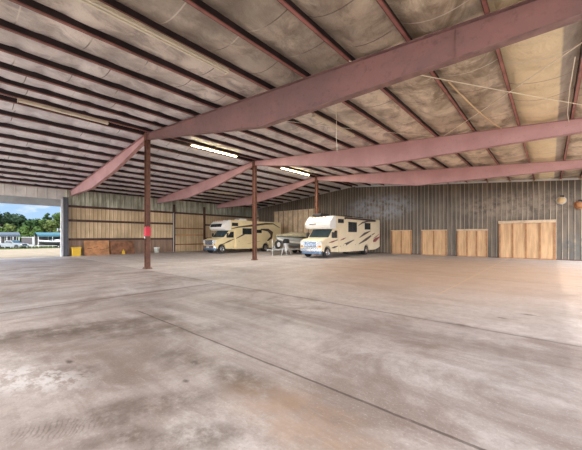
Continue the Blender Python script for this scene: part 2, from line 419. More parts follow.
# tapered rafters
def rafter(k, side, label):
    pw, pf = ('rafter_dark', 'rafter_edge_dark') if (k, side) == (0, 1) else ('rafter', 'rafter_edge')  # nearest right rafter gets the darker, browner tone
    v = FR[k]; tw = .20 if k == 0 else .18
    e = empty('steel_rafter', (UC, v, 0), label, 'beam', 'tapered rafters of the steel frames')
    if side > 0: bot = [(UC + .135, 6.36), (-10.8, 5.68), (-6.75, 4.99), (UR - .05, 4.94)]; ue = UR - .05
    else: bot = [(UC - .135, 6.36), (-19.5, 5.44), (-23.7, 4.90), (UL + .06, 4.88)]; ue = UL + .06
    us = UC + .135 * side
    top = [(ue, roof(ue) - .012), (us, roof(us) - .012)]
    web = [(p[0] - UC, p[1] + .012) for p in bot] + [(p[0] - UC, p[1] - .012) for p in top]
    MB().prism(web, -.008, .008, 'y').build('web', pw, e)
    m = MB(); b = [(p[0] - UC, p[1]) for p in bot]
    for p, q in zip(b, b[1:]): m.prism([p, q, (q[0], q[1] + .016), (p[0], p[1] + .016)], -tw / 2, tw / 2, 'y')
    m.build('bottom_flange', pf, e)
    p, q = (top[1][0] - UC, top[1][1]), (top[0][0] - UC, top[0][1])
    MB().prism([(p[0], p[1] - .014), (q[0], q[1] - .014), q, p], -tw / 2, tw / 2, 'y').build('top_flange', pf, e)
    # stiffener plates at the splice by the deepest section and at the column
    def depth_at(u):
        for (a0, z0), (a1, z1) in zip(bot, bot[1:]):
            lo, hi = min(a0, a1), max(a0, a1)
            if lo <= u <= hi: return z0 + (z1 - z0) * (u - a0) / (a1 - a0)
    for u in ((-1.38,) if side > 0 else ()):
        MB().box((u - UC - .008, -.035, depth_at(u) + .017), (u - UC + .008, .035, roof(u) - .027)).build('splice_plate', pw, e)
    MB().box((us - UC - .01, -.09, depth_at(us) + .012), (us - UC + .01, .09, roof(us) - .027)).build('end_plate', pw, e)
    return e
rafter(0, 1, 'deep red steel rafter crossing overhead at the top, nearest on the right of the columns')
rafter(1, 1, 'pink tapered steel rafter running right from the middle column, below the nearest one')
rafter(2, 1, 'pink tapered steel rafter running right just before the back wall, farthest of three')
rafter(0, -1, 'pinkish tapered steel rafter sloping left from the column with the red patch')
rafter(1, -1, 'pink tapered steel rafter sloping left from the middle column above the tan wall')
rafter(2, -1, 'pink tapered steel rafter sloping left from the farthest column, above the left motorhome')

def column(k, label):
    v = FR[k]; e = empty('steel_column', (UC, v, 0), label, 'column', 'steel columns on the ridge line')
    m = MB(); w, d = .24, .20; H = 6.365
    m.box((-w / 2, -.006, .02), (w / 2, .006, H)).box((-w / 2, -d / 2, .02), (-w / 2 + .012, d / 2, H)).box((w / 2 - .012, -d / 2, .02), (w / 2, d / 2, H))
    m.build('shaft', 'column', e)
    MB().box((-.19, -.17, 0), (.19, .17, .025)).build('base_plate', 'column', e)
    MB().box((-.12, -.13, 6.36), (.12, .13, 6.385)).build('cap_plate', 'column', e)
    for sx in (-.155, .155):
        for sy in (-.12, .12): MB().lathe([(0, .02), (.05, .02), (.05, .0)], (sx, sy, .025), 'z', 8).build('anchor_bolt', 'column', e)
    MB().box((-.118, -.12, H + .02), (.118, .12, roof(UC) + .02)).build('ridge_bracket', 'column', e)
    return e
c0 = column(0, 'red brown steel column with a bright red patch, nearest the camera')
MB().prism([(-.128, 1.62), (.13, 1.62), (.13, 2.03), (.05, 2.1), (-.128, 1.98)], -.112, -.1, 'y').build('red_patch', 'redpatch', c0)
MB().prism([(-.112, 1.62), (.112, 1.62), (.112, 2.03), (-.05, 2.1), (-.112, 1.98)], .121, .128, 'x').build('red_patch', 'redpatch', c0)
MB().prism([(-.11, 1.5), (.0, 1.5), (.0, 1.6), (-.11, 1.6)], -.112, -.1, 'y').build('tape_mark', 'whitetrim', c0)
column(1, 'brown steel column standing in front of the left motorhome')
column(2, 'slim brown steel column rising behind the right motorhome')

# left wall ----------------------------------------------------------
VJ = 5.83                                                   # jamb of the big opening
def ribbed(m, axis, pos, a0, a1, z0, z1, per=.305, dep=.03, sgn=1, ztop=None):
    """sheet with trapezoid ribs; ztop(a) gives a sloping top"""
    pts = []; a = math.ceil(a0 / per) * per
    pts.append((a0, 0))
    while a < a1 - .06:
        if a - .06 > a0: pts += [(a - .05, 0), (a - .022, dep), (a + .022, dep), (a + .05, 0)]
        a += per
    pts.append((a1, 0))
    def P(p, d, z): return (p, pos + sgn * d, z) if axis == 0 else (pos + sgn * d, p, z)
    tp = ztop or (lambda q: z1)
    fr = [m.bm.verts.new(P(p, d, z0)) for p, d in pts]; frt = [m.bm.verts.new(P(p, d, tp(p))) for p, d in pts]
    bk = [m.bm.verts.new(P(p, -.03, z0)) for p, d in pts]; bkt = [m.bm.verts.new(P(p, -.03, tp(p))) for p, d in pts]
    for i in range(len(pts) - 1):
        m.bm.faces.new((fr[i], fr[i + 1], frt[i + 1], frt[i])); m.bm.faces.new((bk[i + 1], bk[i], bkt[i], bkt[i + 1]))
        m.bm.faces.new((frt[i], frt[i + 1], bkt[i + 1], bkt[i])); m.bm.faces.new((fr[i + 1], fr[i], bk[i], bk[i + 1]))
    m.bm.faces.new((fr[0], frt[0], bkt[0], bk[0])); m.bm.faces.new((frt[-1], fr[-1], bk[-1], bkt[-1]))
    return m
wl = struct(ribbed(MB(), 1, UL, VJ + .1, VB, 1.30, 4.06).build('wall_left', 'wall_left'))
ribbed(MB(), 1, UL, VJ + .1, VB, 4.06, roof(UL) + .16).build('upper_sheet', 'wall_left_top', wl)
ribbed(MB(), 1, UL, VJ + .1, VB, .0, 1.30).build('lower_sheet', 'wall_left_low', wl)
ribbed(MB(), 1, UL, V0, VJ + .1, 4.52, roof(UL) + .16, per=.6).build('header_sheet', 'strip', wl)
hd = struct(MB().box((UL - .05, V0, 3.98), (UL + .08, VJ - .12, 4.55)).build('trim_1', 'header'))
struct(MB().box((UL - .06, VJ - .16, 0), (UL + .14, VJ - .04, 4.58)).build('trim_2', 'whitetrim'))
jp = empty('door_post', (UL + .24, VJ + .12, 0), 'dark slate steel post at the edge of the open left doorway', 'post')
m = MB(); m.box((-.15, -.16, .02), (.15, -.145, 4.75)).box((-.15, .145, .02), (.15, .16, 4.75)).box((-.01, -.145, .02), (.01, .145, 4.75)); m.build('shaft', 'darkpost', jp)
MB().box((-.18, -.19, 0), (.18, .19, .02)).build('base_plate', 'darkpost', jp)
# girts
for z, w in ((4.06, 'topmost'), (2.90, 'middle'), (1.36, 'lowest')):
    m = MB()
    segs = [(VJ + .3, 15.05)] + ([(18.75, VB - .1)] if z < 4 else [(15.05, VB - .1)])
    for a, b in segs:
        m.box((UL + .03, a, z - .09), (UL + .045, b, z + .09)); m.box((UL + .03, a, z + .075), (UL + .17, b, z + .09)); m.box((UL + .155, a, z - .0), (UL + .17, b, z + .09))
    tag(m.build('wall_girt', 'girt'), 'brown steel girt, %s of three running along the left wall' % w, 'beam', 'girts of the left wall')
# framed doorway in the left wall, boarded with stained plywood
dr = struct(MB().box((UL + .03, 15.2, .02), (UL + .07, 18.6, 3.7)).build('door_1', 'wall_left'))
for z, c_ in ((.75, 'ply_dark'), (1.75, 'ply_orange'), (2.45, 'ply_dark')):
    MB().box((UL + .07, 15.22, z - .06), (UL + .10, 18.58, z + .06)).build('rail', c_, dr)
for y in (15.12, 18.68): MB().box((UL + .03, y - .1, 0), (UL + .2, y + .1, 4.9)).build('jamb', 'girt', dr)
MB().tube([(UL + .25, 15.0, .02), (UL + .25, 15.0, 4.0)], .035).build('pipe', 'whitetrim', dr)

# back wall ----------------------------------------------------------
wb = struct(ribbed(MB(), 0, VB, UL, UC, 0, 0, sgn=-1, ztop=lambda u: roof(u) + .02).build('wall_back', 'wall_back'))
ribbed(MB(), 0, VB, UC, UR, 0, 0, sgn=-1, ztop=lambda u: roof(u) - .06).build('right_sheet', 'wall_back', wb)
m = MB()
allp = sorted(PL + PR + [PX[0]])
for a, b in zip(allp, allp[1:] + [UR]):
    a_, b_ = a + .1, b - .06
    if b_ - a_ < .3: continue
    dz = -.06 if a > UC else .02
    n = 6; lo, hi = [], []
    for i in range(n + 1):
        u = a_ + (b_ - a_) * i / n
        lo.append((u, roof(u) + dz)); hi.append((u, roof(u) + dz + .11 + .04 * math.sin(math.pi * i / n)))
    m.prism(lo + hi[::-1], VB - .09, VB - .03, 'y')
struct(m.build('trim_3', 'whitetrim'))
struct(MB().box((UL + .05, VB - .10, 0), (UR, VB - .035, .06)).build('baseboard_back', 'girt'))

struct(MB().prism([(UL + .05, roof(UL) + .02), (UC, HT + .02), (UC, HT - .05), (UR, roof(UR) - .06), (UR, roof(UR) + PD + .05), (UC, HT + PD + .05), (UL + .05, roof(UL) + PD + .05)], VB - .02, VB + .04, 'y').build('trim_4', 'insul'))
# boarded dock doors on the back wall
def dock(u0, u1, h, nb, label, beam=.16, over=.0):
    w = u1 - u0; e = empty('dock_door', ((u0 + u1) / 2, VB - .12, 0), label, 'door', 'boarded dock doors in the back wall')
    MB().box((-w / 2, -.03, .06), (w / 2, .06, h)).build('board_panel', 'wood_dock', e)
    for i in range(nb):
        x = -w / 2 + .06 + (w - .12) * i / (nb - 1) if nb > 2 else (-w / 2 + .08 if i == 0 else .02)
        MB().box((x - .05, -.075, .06), (x + .05, -.03, h - .02)).build('batten', 'wood_batten', e)
    if beam: MB().box((-w / 2 - over, -.13, h), (w / 2 + over, .06, h + beam)).build('header_board', 'wood_beam', e, .008)
    MB().box((-w / 2, -.09, 0), (w / 2, .05, .06)).build('sill', 'wood_batten', e)
    return e
dock(-11.15, -9.30, 2.12, 3, 'pale wooden dock door nearest the right motorhome, leftmost of four', .05)
dock(-8.48, -6.45, 2.10, 3, 'pale wooden dock door, second from the right motorhome', .07)
dock(-5.70, -3.62, 2.05, 4, 'pale wooden dock door, third from the right motorhome, under a board', .13, .02)
dock(-2.9, .28, 2.55, 5, 'largest pale wooden dock door, under a thick header board at far right', .2, .03)
# tall boarded opening behind the boat
bp = empty('boarded_doorway', (-23.3, VB - .1, 0), 'tall pale boarded doorway in the back wall behind the boat', 'door')
MB().box((-3.2, -.03, 0), (3.2, .05, 4.75)).build('board_panel', 'pale_board', bp)
for i in range(9): MB().box((-3.15 + i * .787 - .045, -.07, .02), (-3.15 + i * .787 + .045, -.03, 4.72)).build('batten', 'wood_batten' if i % 3 else 'wood_dock', bp)
# round wall fittings
def vent(u, z, r, mat, label):
    e = empty('round_wall_vent', (u, VB - .035, z), label, 'vent')
    MB().lathe([(.02, r * 1.15), (-.05, r * 1.15), (-.05, r * .95)], (0, 0, 0), 'y', 24).build('flange', 'galv' if mat == 'vent_tan' else mat, e)
    MB().lathe([(-.04, r * .95), (-.18, r * .95), (-.30, r * .72), (-.36, r * .3), (-.37, 0)], (0, 0, 0), 'y', 24).build('dome', mat, e, smooth=True)
    MB().box((-r * .25, -.2, r * .8), (r * .6, -.02, r * 1.35)).build('hood', 'black', e)
vent(.55, 4.03, .24, 'vent_tan', 'round tan vent dome high on the back wall above the largest dock door')
vent(1.42, 3.66, .24, 'rust', 'rusty orange round vent on the back wall at the right edge')

# ------------------------------------------------------------------ light fixtures
def fixture(u, v0, v1, lit, label):
    z = roof(u) - .02
    e = empty('fluorescent_light', (u + .02, (v0 + v1) / 2, z), label, 'light', 'fluorescent lights under the roof')
    h = (v1 - v0) / 2
    MB().prism([(-.04, .02), (.04, .02), (.04, -.03), (.085, -.05), (.085, -.058), (-.085, -.058), (-.085, -.05), (-.04, -.03)], -h, h, 'y').build('housing', 'fix_white', e)
    for s in (-.045, .045):
        MB().lathe([(-h + .03, .02), (h - .03, .02)], (s, 0, -.085), 'y', 10).build('tube', 'tube_on' if lit else 'tube_off', e, smooth=False)
    for s in (-h + .012, h - .012): MB().box((-.08, s - .012, -.11), (.08, s + .012, -.055)).build('lamp_holder', 'fix_white', e)
    return e
fixture(-14.68, 1.55, 4.5, False, 'unlit fluorescent strip light near the left end of the ceiling')
fixture(-6.4, 1.2, 4.75, False, 'long unlit beige double strip light at the top left')
fixture(-14.68, 8.5, 11.6, True, 'glowing fluorescent strip light just right of the nearest column')
fixture(-14.68, 15.6, 18.9, True, 'glowing fluorescent strip light just right of the middle column')
fixture(-6.4, 8.5, 11.35, False, 'unlit white strip light hanging beyond the nearest red rafter')
fixture(-23.6, 15.4, 18.4, False, 'unlit strip light low on the far left slope, behind the middle pink rafter')
for k, u in enumerate((-22.0, -14.68, -6.4)):  # unseen fixtures added behind the camera to brighten the interior
    fixture(u, -5.4, -2.4, True, 'added unseen strip light in the bay behind the camera, %s from the left wall' % ORD[k])
for u, v in ((-14.68, 10.05), (-14.68, 17.2), (-22.0, -3.9), (-14.68, -3.9), (-6.4, -3.9)):  # area lamps under the lit fixtures; the rear three are added fill
    l = bpy.data.lights.new('tube glow and fill', 'AREA'); l.shape = 'RECTANGLE'; l.size = .25; l.size_y = 2.9; l.energy = 420 if v > 0 else 300; l.color = (1, .93, .82)
    o = bpy.data.objects.new('tube_glow_and_fill', l); COL.objects.link(o); o.location = (u + .02, v, roof(u) - .15)

# cables -------------------------------------------------------------
def sag(a, b, s, n=14):
    a, b = Vector(a), Vector(b)
    return [a.lerp(b, i / n) + Vector((0, 0, -s * 4 * (i / n) * (1 - i / n))) for i in range(n + 1)]
def cable(pts, r, mat, label, name='cable'):
    tag(MB().tube(pts, r, 6).build(name, mat), label, 'cable', 'loose cables under the roof')
def rp(u, v, d=.03): return (u, v, roof(u) - d)

# ------------------------------------------------------------------ motorhomes
def arc(cx, cz, r, n=10, a0=180, a1=0): return [(cx + r * math.cos(R(a0 + (a1 - a0) * i / n)), cz + r * math.sin(R(a0 + (a1 - a0) * i / n))) for i in range(n + 1)]
def wheel(e, x, y, r, w, sgn):
    t = MB().lathe([(-w / 2, r * .62), (-w / 2, r * .93), (-w / 2 + .03, r), (w / 2 - .03, r), (w / 2, r * .93), (w / 2, r * .62)], (x, y, r), 'x', 28).build('wheel', 'rubber', e, smooth=False)
    q = sgn * w / 2
    MB().lathe([(x_ * sgn, rr) for x_, rr in ((w / 2 - .02, r * .64), (w / 2 + .02, r * .62), (w / 2 + .005, r * .5), (w / 2 + .01, r * .28), (w / 2 + .035, r * .22), (w / 2 + .04, 0))], (x, y, r), 'x', 24).build('hubcap', 'chrome', t)
def motorhome(loc, label, L, fy, ry, body, P):
    """class C motorhome: front at y=0 facing -y, left side at +x"""
    e = empty('motorhome', loc, label, 'motorhome')
    W = 1.19; H = 3.17; hf = 2.30                           # half width, roof height, front of the coach box
    wr = .40
    # coach box with wheel arch and the bunk over the cab
    ko = .55
    prof = [(hf, .36)] + [(ry - .52, .36)] + arc(ry, .40, .50, 10) + [(ry + .52, .36), (L - .9, .40), (L, .62), (L, 3.05), (L - .1, H), (1.75, H), (1.75, 2.2), (hf, 2.2)]
    MB().prism(prof, -W, W, 'x').build('coach_body', body, e, .035)
    nose = [(.95, 2.17), (1.76, 2.17), (1.76, H), (1.55, H), (1.15, 3.07), (.85, 2.78), (.72, 2.5), (.76, 2.3)]
    b = MB()
    xs_ = (-W, -W + .12, -W * .5, 0, W * .5, W - .12, W); rings = []
    for x in xs_:
        k = 1 - (abs(x) / W) ** 3                            # nose rounds back at the corners
        rings.append([(x, y if y > 1.5 else y + (1 - k) * .22, z) for y, z in nose])
    b.loft(rings); b.build('overcab_bunk', 'white_paint', e, .03, smooth=False)
    # cab
    cw = 1.0
    cab = [(.12, .55), (.12, .95), (.22, 1.28), (.55, 1.40), (1.05, 1.46), (1.72, 2.19), (2.32, 2.19), (2.32, .40), (fy + .5, .40)] + arc(fy, .44, .46, 10, 0, 180) + [(fy - .5, .5)]
    MB().prism(cab, -cw, cw, 'x').build('cab', body if P.get('cabcol') is None else P['cabcol'], e, .06, seg=3)
    MB().prism([(1.09, 1.53), (1.14, 1.51), (1.70, 2.13), (1.66, 2.155)], -cw + .09, cw - .09, 'x').build('windshield', 'windshield', e)
    for s in (-1, 1):
        x0, x1 = (cw - .01, cw + .012) if s > 0 else (-cw - .012, -cw + .01)
        d = MB().prism([(1.32, .50), (2.28, .50), (2.28, 2.12), (1.74, 2.12), (1.28, 1.55), (1.28, .95)], x0, x1, 'x').build('cab_door', P.get('cabcol') or body, e, .008)
        MB().prism([(1.42, 1.48), (2.2, 1.48), (2.2, 2.05), (1.84, 2.05)], x0 - .008, x1 + .008, 'x').build('side_window', 'glass', d)
        MB().box((x0 - .02, 2.08, 1.30), (x1 + .02, 2.24, 1.35)).build('handle', 'black', d)
        sx = s * (cw + .2)
        mr = MB().box((sx - .11, 1.28, 1.50), (sx + .11, 1.38, 1.92)).build('wing_mirror', 'black', e, .02)
        MB().bar((s * (cw - .02), 1.4, 1.62), (sx, 1.34, 1.66), .03).build('arm', 'black', mr)
        h = MB().prism([(s * .62, .92), (s * .96, .95), (s * .96, 1.27), (s * .62, 1.24)], .085, .2, 'y').build('headlight', 'lamp_lens', e, .01)
        MB().box((s * .84 - .10, .10, .80), (s * .84 + .10, .17, .92)).build('turn_signal', 'amber', e)
    MB().prism([(-.6, .78), (.6, .78), (.62, 1.26), (-.62, 1.26)], .06, .2, 'y').build('grille', 'chrome', e, .02)
    m = MB()
    for i in range(4): m.box((-.54, .045, .83 + i * .1), (.54, .08, .89 + i * .1))
    m.build('grille_bars', 'grille', e)
    MB().prism([(-.98, .2), (-.9, .02), (0, -.06), (.9, .02), (.98, .2), (.98, .42), (-.98, .42)], .48, .74, 'z').build('front_bumper', 'chrome', e, .03)
    MB().prism([(-.9, .2), (-.8, .07), (.8, .07), (.9, .2), (.9, .4), (-.9, .4)], .30, .47, 'z').build('valance', 'grille', e)
    MB().box((-.16, -.085, .53), (.16, -.055, .68)).build('licence_plate', 'whitetrim', e)
    # wheels
    for s in (-1, 1):
        wheel(e, s * .84, fy, wr, .24, s); wheel(e, s * .93, ry, wr, .42, s)
    MB().box((-.6, .6, .34), (.6, L - .7, .52)).build('chassis', 'black', e)
    # left-hand windows
    def window(y0, y1, z0, z1, name='window', x=W, t=.02):
        lo = x - .005 if x > 0 else x - t; hi = x + t if x > 0 else x + .005
        f = MB().box((lo, y0, z0), (hi, y1, z1)).build(name, 'black', e, .01)
        MB().box((lo - .004, y0 + .04, z0 + .04), (hi + .004, (y0 + y1) / 2 - .012, z1 - .04)).build('pane', 'glass', f)
        MB().box((lo - .004, (y0 + y1) / 2 + .012, z0 + .04), (hi + .004, y1 - .04, z1 - .04)).build('pane', 'glass', f)
    for q in P['win']: window(*q)
    for q in P['win']: window(*q, x=-W)
    # decals
    for name, mat, pts, wd in P['decal']:
        n = len(pts); lo, up = [], []; wd *= 1.45
        for i, (y, z) in enumerate(pts):
            f = i / (n - 1); w = wd * (.25 + 1.5 * min(f, 1 - f) if n > 2 else 1)
            d = Vector((pts[min(i + 1, n - 1)][0] - pts[max(i - 1, 0)][0], pts[min(i + 1, n - 1)][1] - pts[max(i - 1, 0)][1])).normalized()
            nrm = Vector((-d.y, d.x)); lo.append((y - nrm.x * w / 2, z - nrm.y * w / 2)); up.append((y + nrm.x * w / 2, z + nrm.y * w / 2))
        inner = min(p[0] for p in pts) < hf and max(p[0] for p in pts) < hf + .05
        for x_ in ((cw + .013, -cw - .019) if inner and max(p[1] for p in pts) < 2.15 else (W + .001, -W - .007)):
            m = MB(); m.ribbon(lo, up, x_, .006); m.build(name, mat, e)
    # doors and hatches seen on the side
    for y0, y1, z0, z1 in P['hatch']:
        h = MB().box((W - .004, y0, z0), (W + .008, y1, z1)).build('hatch', body, e, .006)
        MB().box((W + .006, (y0 + y1) / 2 - .04, z1 - .1), (W + .018, (y0 + y1) / 2 + .04, z1 - .06)).build('latch', 'black', h)
    MB().box((W - .02, L - .06, 1.3), (W + .01, L + .012, 1.75)).build('marker_light', 'red_lens', e)
    for s in (-1, 1): MB().box((s * .98 - .08, L - .01, .95), (s * .98 + .08, L + .02, 1.3)).build('tail_light', 'red_lens', e)
    for i in range(5): MB().box((-.62 + i * .31 - .05, 1.1, 3.06), (-.62 + i * .31 + .05, 1.2, 3.115)).build('roof_marker', 'amber', e)
    MB().box((-.95, L - .02, .45), (.95, L + .07, .62)).build('rear_bumper', 'chrome', e)
    # roof gear
    for y0, y1, x0, x1, h, mt in P['roof']:
        r_ = MB().prism([(y0, H - .01), (y1, H - .01), (y1 - .06, H + h), (y0 + .18, H + h), (y0 + .03, H + h * .5)], x0, x1, 'x').build('roof_unit', mt, e, .03)
    if P.get('awning'):
        y0, y1 = P['awning']
        a = MB().tube([(W + .09, y0, 3.06), (W + .09, y1, 3.06)], .075, 12).build('awning_roll', 'stripe_dark', e)
        for y in (y0 + .05, y1 - .05): MB().box((W - .01, y - .04, 2.96), (W + .09, y + .04, 3.12)).build('bracket', 'black', a)
    if P.get('bunkwin'):
        MB().loft([[(x, yy + .22 * (abs(x) / W) ** 3, z) for yy, z in ((.70, 2.50), (.83, 2.80), (.90, 2.78), (.78, 2.48))] for x in (-.88, -.5, 0, .5, .88)]).build('bunk_window', 'glass', e)
    if P.get('bunkmark'):
        for x0, x1, z0, z1, mt in P['bunkmark']:
            MB().loft([[(x, yy + .22 * (abs(x) / W) ** 3, z) for yy, z in ((.705 + (z0 - 2.5) * .46, z0), (.705 + (z1 - 2.5) * .46, z1), (.76 + (z1 - 2.5) * .46, z1), (.76 + (z0 - 2.5) * .46, z0))] for x in (x0, x0 * .6 + x1 * .4, x0 * .2 + x1 * .8, x1)]).build('emblem', mt, e)
    return e

rv2 = dict(
    win=[(3.55, 4.95, 1.95, 2.78), (6.35, 7.45, 2.2, 2.8), (2.02, 2.85, 2.64, 2.96)],
    decal=[('stripe', 'stripe_red', [(1.05, 1.12), (1.5, 1.19), (2.28, 1.33)], .08),
           ('stripe', 'stripe_red', [(2.36, 1.30), (2.8, 1.40), (3.2, 1.50)], .08),
           ('stripe', 'stripe_dark', [(1.42, .72), (1.8, .77), (2.28, .85)], .1),
           ('stripe', 'stripe_dark', [(2.36, .84), (3.2, .98), (4.5, 1.32)], .15),
           ('swoosh', 'stripe_dark', [(5.2, 2.5), (5.9, 2.78), (7.0, 2.97), (8.6, 2.98)], .13),
           ('swoosh', 'stripe_dark', [(5.4, 1.5), (6.3, 1.82), (7.5, 2.1)], .15),
           ('swoosh', 'stripe_dark', [(5.3, .95), (6.7, 1.36), (8.3, 1.9)], .17),
           ('swoosh', 'stripe_red', [(7.6, 1.08), (8.5, 1.28), (9.35, 1.55)], .24),
           ('swoosh', 'stripe_tan', [(8.0, 1.4), (8.7, 1.6), (9.3, 1.82)], .1)],
    hatch=[(2.42, 3.2, .5, 1.0), (7.6, 8.0, 1.0, 1.75), (4.2, 5.2, .5, 1.0)],
    roof=[(1.3, 2.5, -.75, .05, .24, 'black'), (4.2, 5.6, -.35, .45, .2, 'black'), (6.9, 7.9, -.3, .3, .2, 'black')],
    awning=(2.95, 8.2), bunkmark=[(-.62, .05, 2.50, 2.58, 'stripe_dark'), (-.2, .55, 2.66, 2.70, 'stripe_tan')])
motorhome((-13.45, 17.45, 0), 'cream motorhome with white bunk nose parked at right before the dark wall', 9.45, .92, 6.75, 'cream', rv2)
rv1 = dict(
    win=[(3.15, 4.35, 1.8, 2.42), (4.85, 5.75, 1.95, 2.3), (1.85, 2.6, 2.6, 2.93)],
    decal=[('stripe', 'stripe_dark', [(1.0, .9), (1.6, 1.12), (2.28, 1.36)], .1),
           ('stripe', 'stripe_dark', [(2.36, 1.4), (3.0, 1.66), (3.7, 1.96), (4.3, 2.2)], .12),
           ('swoosh', 'stripe_dark', [(1.8, 2.34), (2.7, 2.52), (4.3, 2.70), (6.3, 2.95), (7.5, 2.98), (8.55, 2.55)], .16),
           ('swoosh', 'stripe_dark', [(5.6, 2.34), (6.7, 2.28), (7.25, 1.95), (7.2, 1.5), (6.6, 1.12)], .34),
           ('stripe', 'stripe_tan', [(3.8, .86), (4.7, .98), (5.6, 1.12)], .06)],
    hatch=[(2.42, 3.0, .45, 1.2), (4.2, 5.0, .5, .95)],
    roof=[(3.3, 4.4, -.35, .4, .26, 'white_paint'), (5.6, 6.1, -.2, .3, .12, 'white_paint')],
    bunkwin=True)
motorhome((-24.2, 15.8, 0), 'yellowed cream motorhome with a dark bunk window, parked left behind the columns', 8.75, .85, 6.4, 'cream_yellow', rv1)

# ------------------------------------------------------------------ boat on its trailer between the motorhomes
bt = empty('covered_boat', (-17.55, 18.2, 0), 'grey boat under an olive canvas cover, on a trailer between the motorhomes', 'boat')
def hull_ring(y, hw, zk, zc, zr, k=.62):
    pts = [(0, zk), (hw * k, zk + (zc - zk) * .5), (hw * .9, zc), (hw, zr), (hw * .97, zr + .03)]
    return [(x, y, z) for x, z in pts] + [(-x, y, z) for x, z in pts[::-1][:-1]]
st = [(0.0, .05, 1.32, 1.38, 1.62), (.35, .38, 1.05, 1.24, 1.60), (1.0, .78, .80, 1.08, 1.57), (2.0, 1.06, .66, .98, 1.54), (3.5, 1.18, .60, .93, 1.51), (5.0, 1.2, .58, .92, 1.5), (6.2, 1.18, .58, .92, 1.5)]
MB().loft([hull_ring(y, hw, a, c, z) for y, hw, a, c, z in st]).build('hull', 'hull', bt, smooth=True)
m = MB()
for s in (-1, 1):
    for (y, hw, a, c, z), (y2, hw2, a2, c2, z2) in zip(st, st[1:]):
        m.loft([[(s * (hw + .012), y, z - .06), (s * (hw + .04), y, z - .03), (s * (hw + .012), y, z + .02), (s * hw * .9, y, z)], [(s * (hw2 + .012), y2, z2 - .06), (s * (hw2 + .04), y2, z2 - .03), (s * (hw2 + .012), y2, z2 + .02), (s * hw2 * .9, y2, z2)]])
m.build('rub_rail', 'black', bt)
m = MB()
for s in (-1, 1):
    m.loft([[(s * (hw * .905 + .006), y, c - .02), (s * (hw * .93 + .012), y, c + .12), (s * (hw * .93 - .03), y, c + .12), (s * (hw * .9 - .03), y, c - .02)] for y, hw, a, c, z in st])
m.build('chine_band', 'hull_light', bt)
cov = []
for y, hw, a, c, z in st:
    rise = .12 + .34 * min(1, y / 2.2) * (1 - .3 * max(0, y - 4) / 2.2)
    cov.append([(hw * 1.03, y, z + .01), (hw * 1.0, y, z + .12 + .05 * math.sin(y * 3)), (hw * .55, y, z + rise * .9), (0, y, z + rise), (-hw * .55, y, z + rise * .9), (-hw, y, z + .12), (-hw * 1.03, y, z + .01), (0, y, z - .02)])
MB().loft(cov).build('canvas_cover', 'tan_canvas', bt, smooth=True)
tr = empty('boat_trailer', (-17.55, 18.2, 0), 'pale boat trailer with a jack, under the canvas covered boat', 'trailer')
m = MB()
for s in (-1, 1): m.bar((s * .85, 1.1, .48), (s * .85, 6.0, .48), .08, .12).bar((s * .05, -.6, .48), (s * .85, 1.15, .48), .08, .12)
for y in (1.6, 3.2, 4.9, 5.9): m.bar((-.85, y, .48), (.85, y, .48), .07, .09)
m.bar((0, -1.15, .48), (0, .6, .48), .1, .12)
m.build('frame', 'galv', tr)
MB().tube([(.18, -.72, .05), (.18, -.72, 1.35)], .04).build('jack', 'galv', tr)
MB().lathe([(0, .09), (.03, .09), (.05, .04)], (.18, -.72, 0), 'z', 12).build('jack_foot', 'galv', tr)
MB().bar((.10, -.72, .48), (.24, -.72, .48), .08, .1).build('jack_clamp', 'galv', tr)
MB().bar((0, -.35, .5), (0, .02, 1.25), .09, .12).build('winch_post', 'whitetrim', tr)
MB().bar((.02, -.1, 1.1), (.02, .12, 1.32), .12, .12).build('bow_roller', 'black', tr)
sp = MB().lathe([(-.09, .2), (-.1, .31), (-.07, .35), (.07, .35), (.1, .31), (.09, .2)], (.32, -.2, .92), 'x', 24).build('spare_wheel', 'rubber', tr)
m = MB().lathe([(.08, .2), (.105, .19), (.095, .08), (.1, 0)], (.32, -.2, .92), 'x', 20); m.build('rim', 'whitetrim', sp)
MB().bar((.0, -.2, .52), (.2, -.2, .9), .06).build('spare_bracket', 'galv', tr)
for s in (-1, 1):
    for y in (3.6, 4.5):
        w_ = MB().lathe([(-.1, .18), (-.1, .30), (-.07, .33), (.07, .33), (.1, .30), (.1, .18)], (s * 1.05, y, .33), 'x', 24).build('wheel', 'rubber', tr)
        MB().lathe([(s * .09, .19), (s * .115, .17), (s * .105, 0)], (s * 1.05, y, .33), 'x', 18).build('rim', 'whitetrim', w_)
    MB().prism(arc(4.05, .40, .88, 12)[2:11] + [(q[0], q[1] - .03) for q in arc(4.05, .40, .88, 12)[2:11]][::-1], s * 1.05 - .13, s * 1.05 + .13, 'x').build('fender', 'galv', tr) if False else None
    MB().bar((s * .85, 1.8, .56), (s * .55, 5.9, .62), .12, .06).build('bunk', 'ply_dark', tr)
m = MB()
for y in (3.6, 4.5): m.bar((-1.05, y, .33), (1.05, y, .33), .07)
for y in (3.6, 4.5):
    for s in (-.8, .8): m.bar((s, y, .33), (s, y, .46), .07)
m.build('axle', 'black', tr)
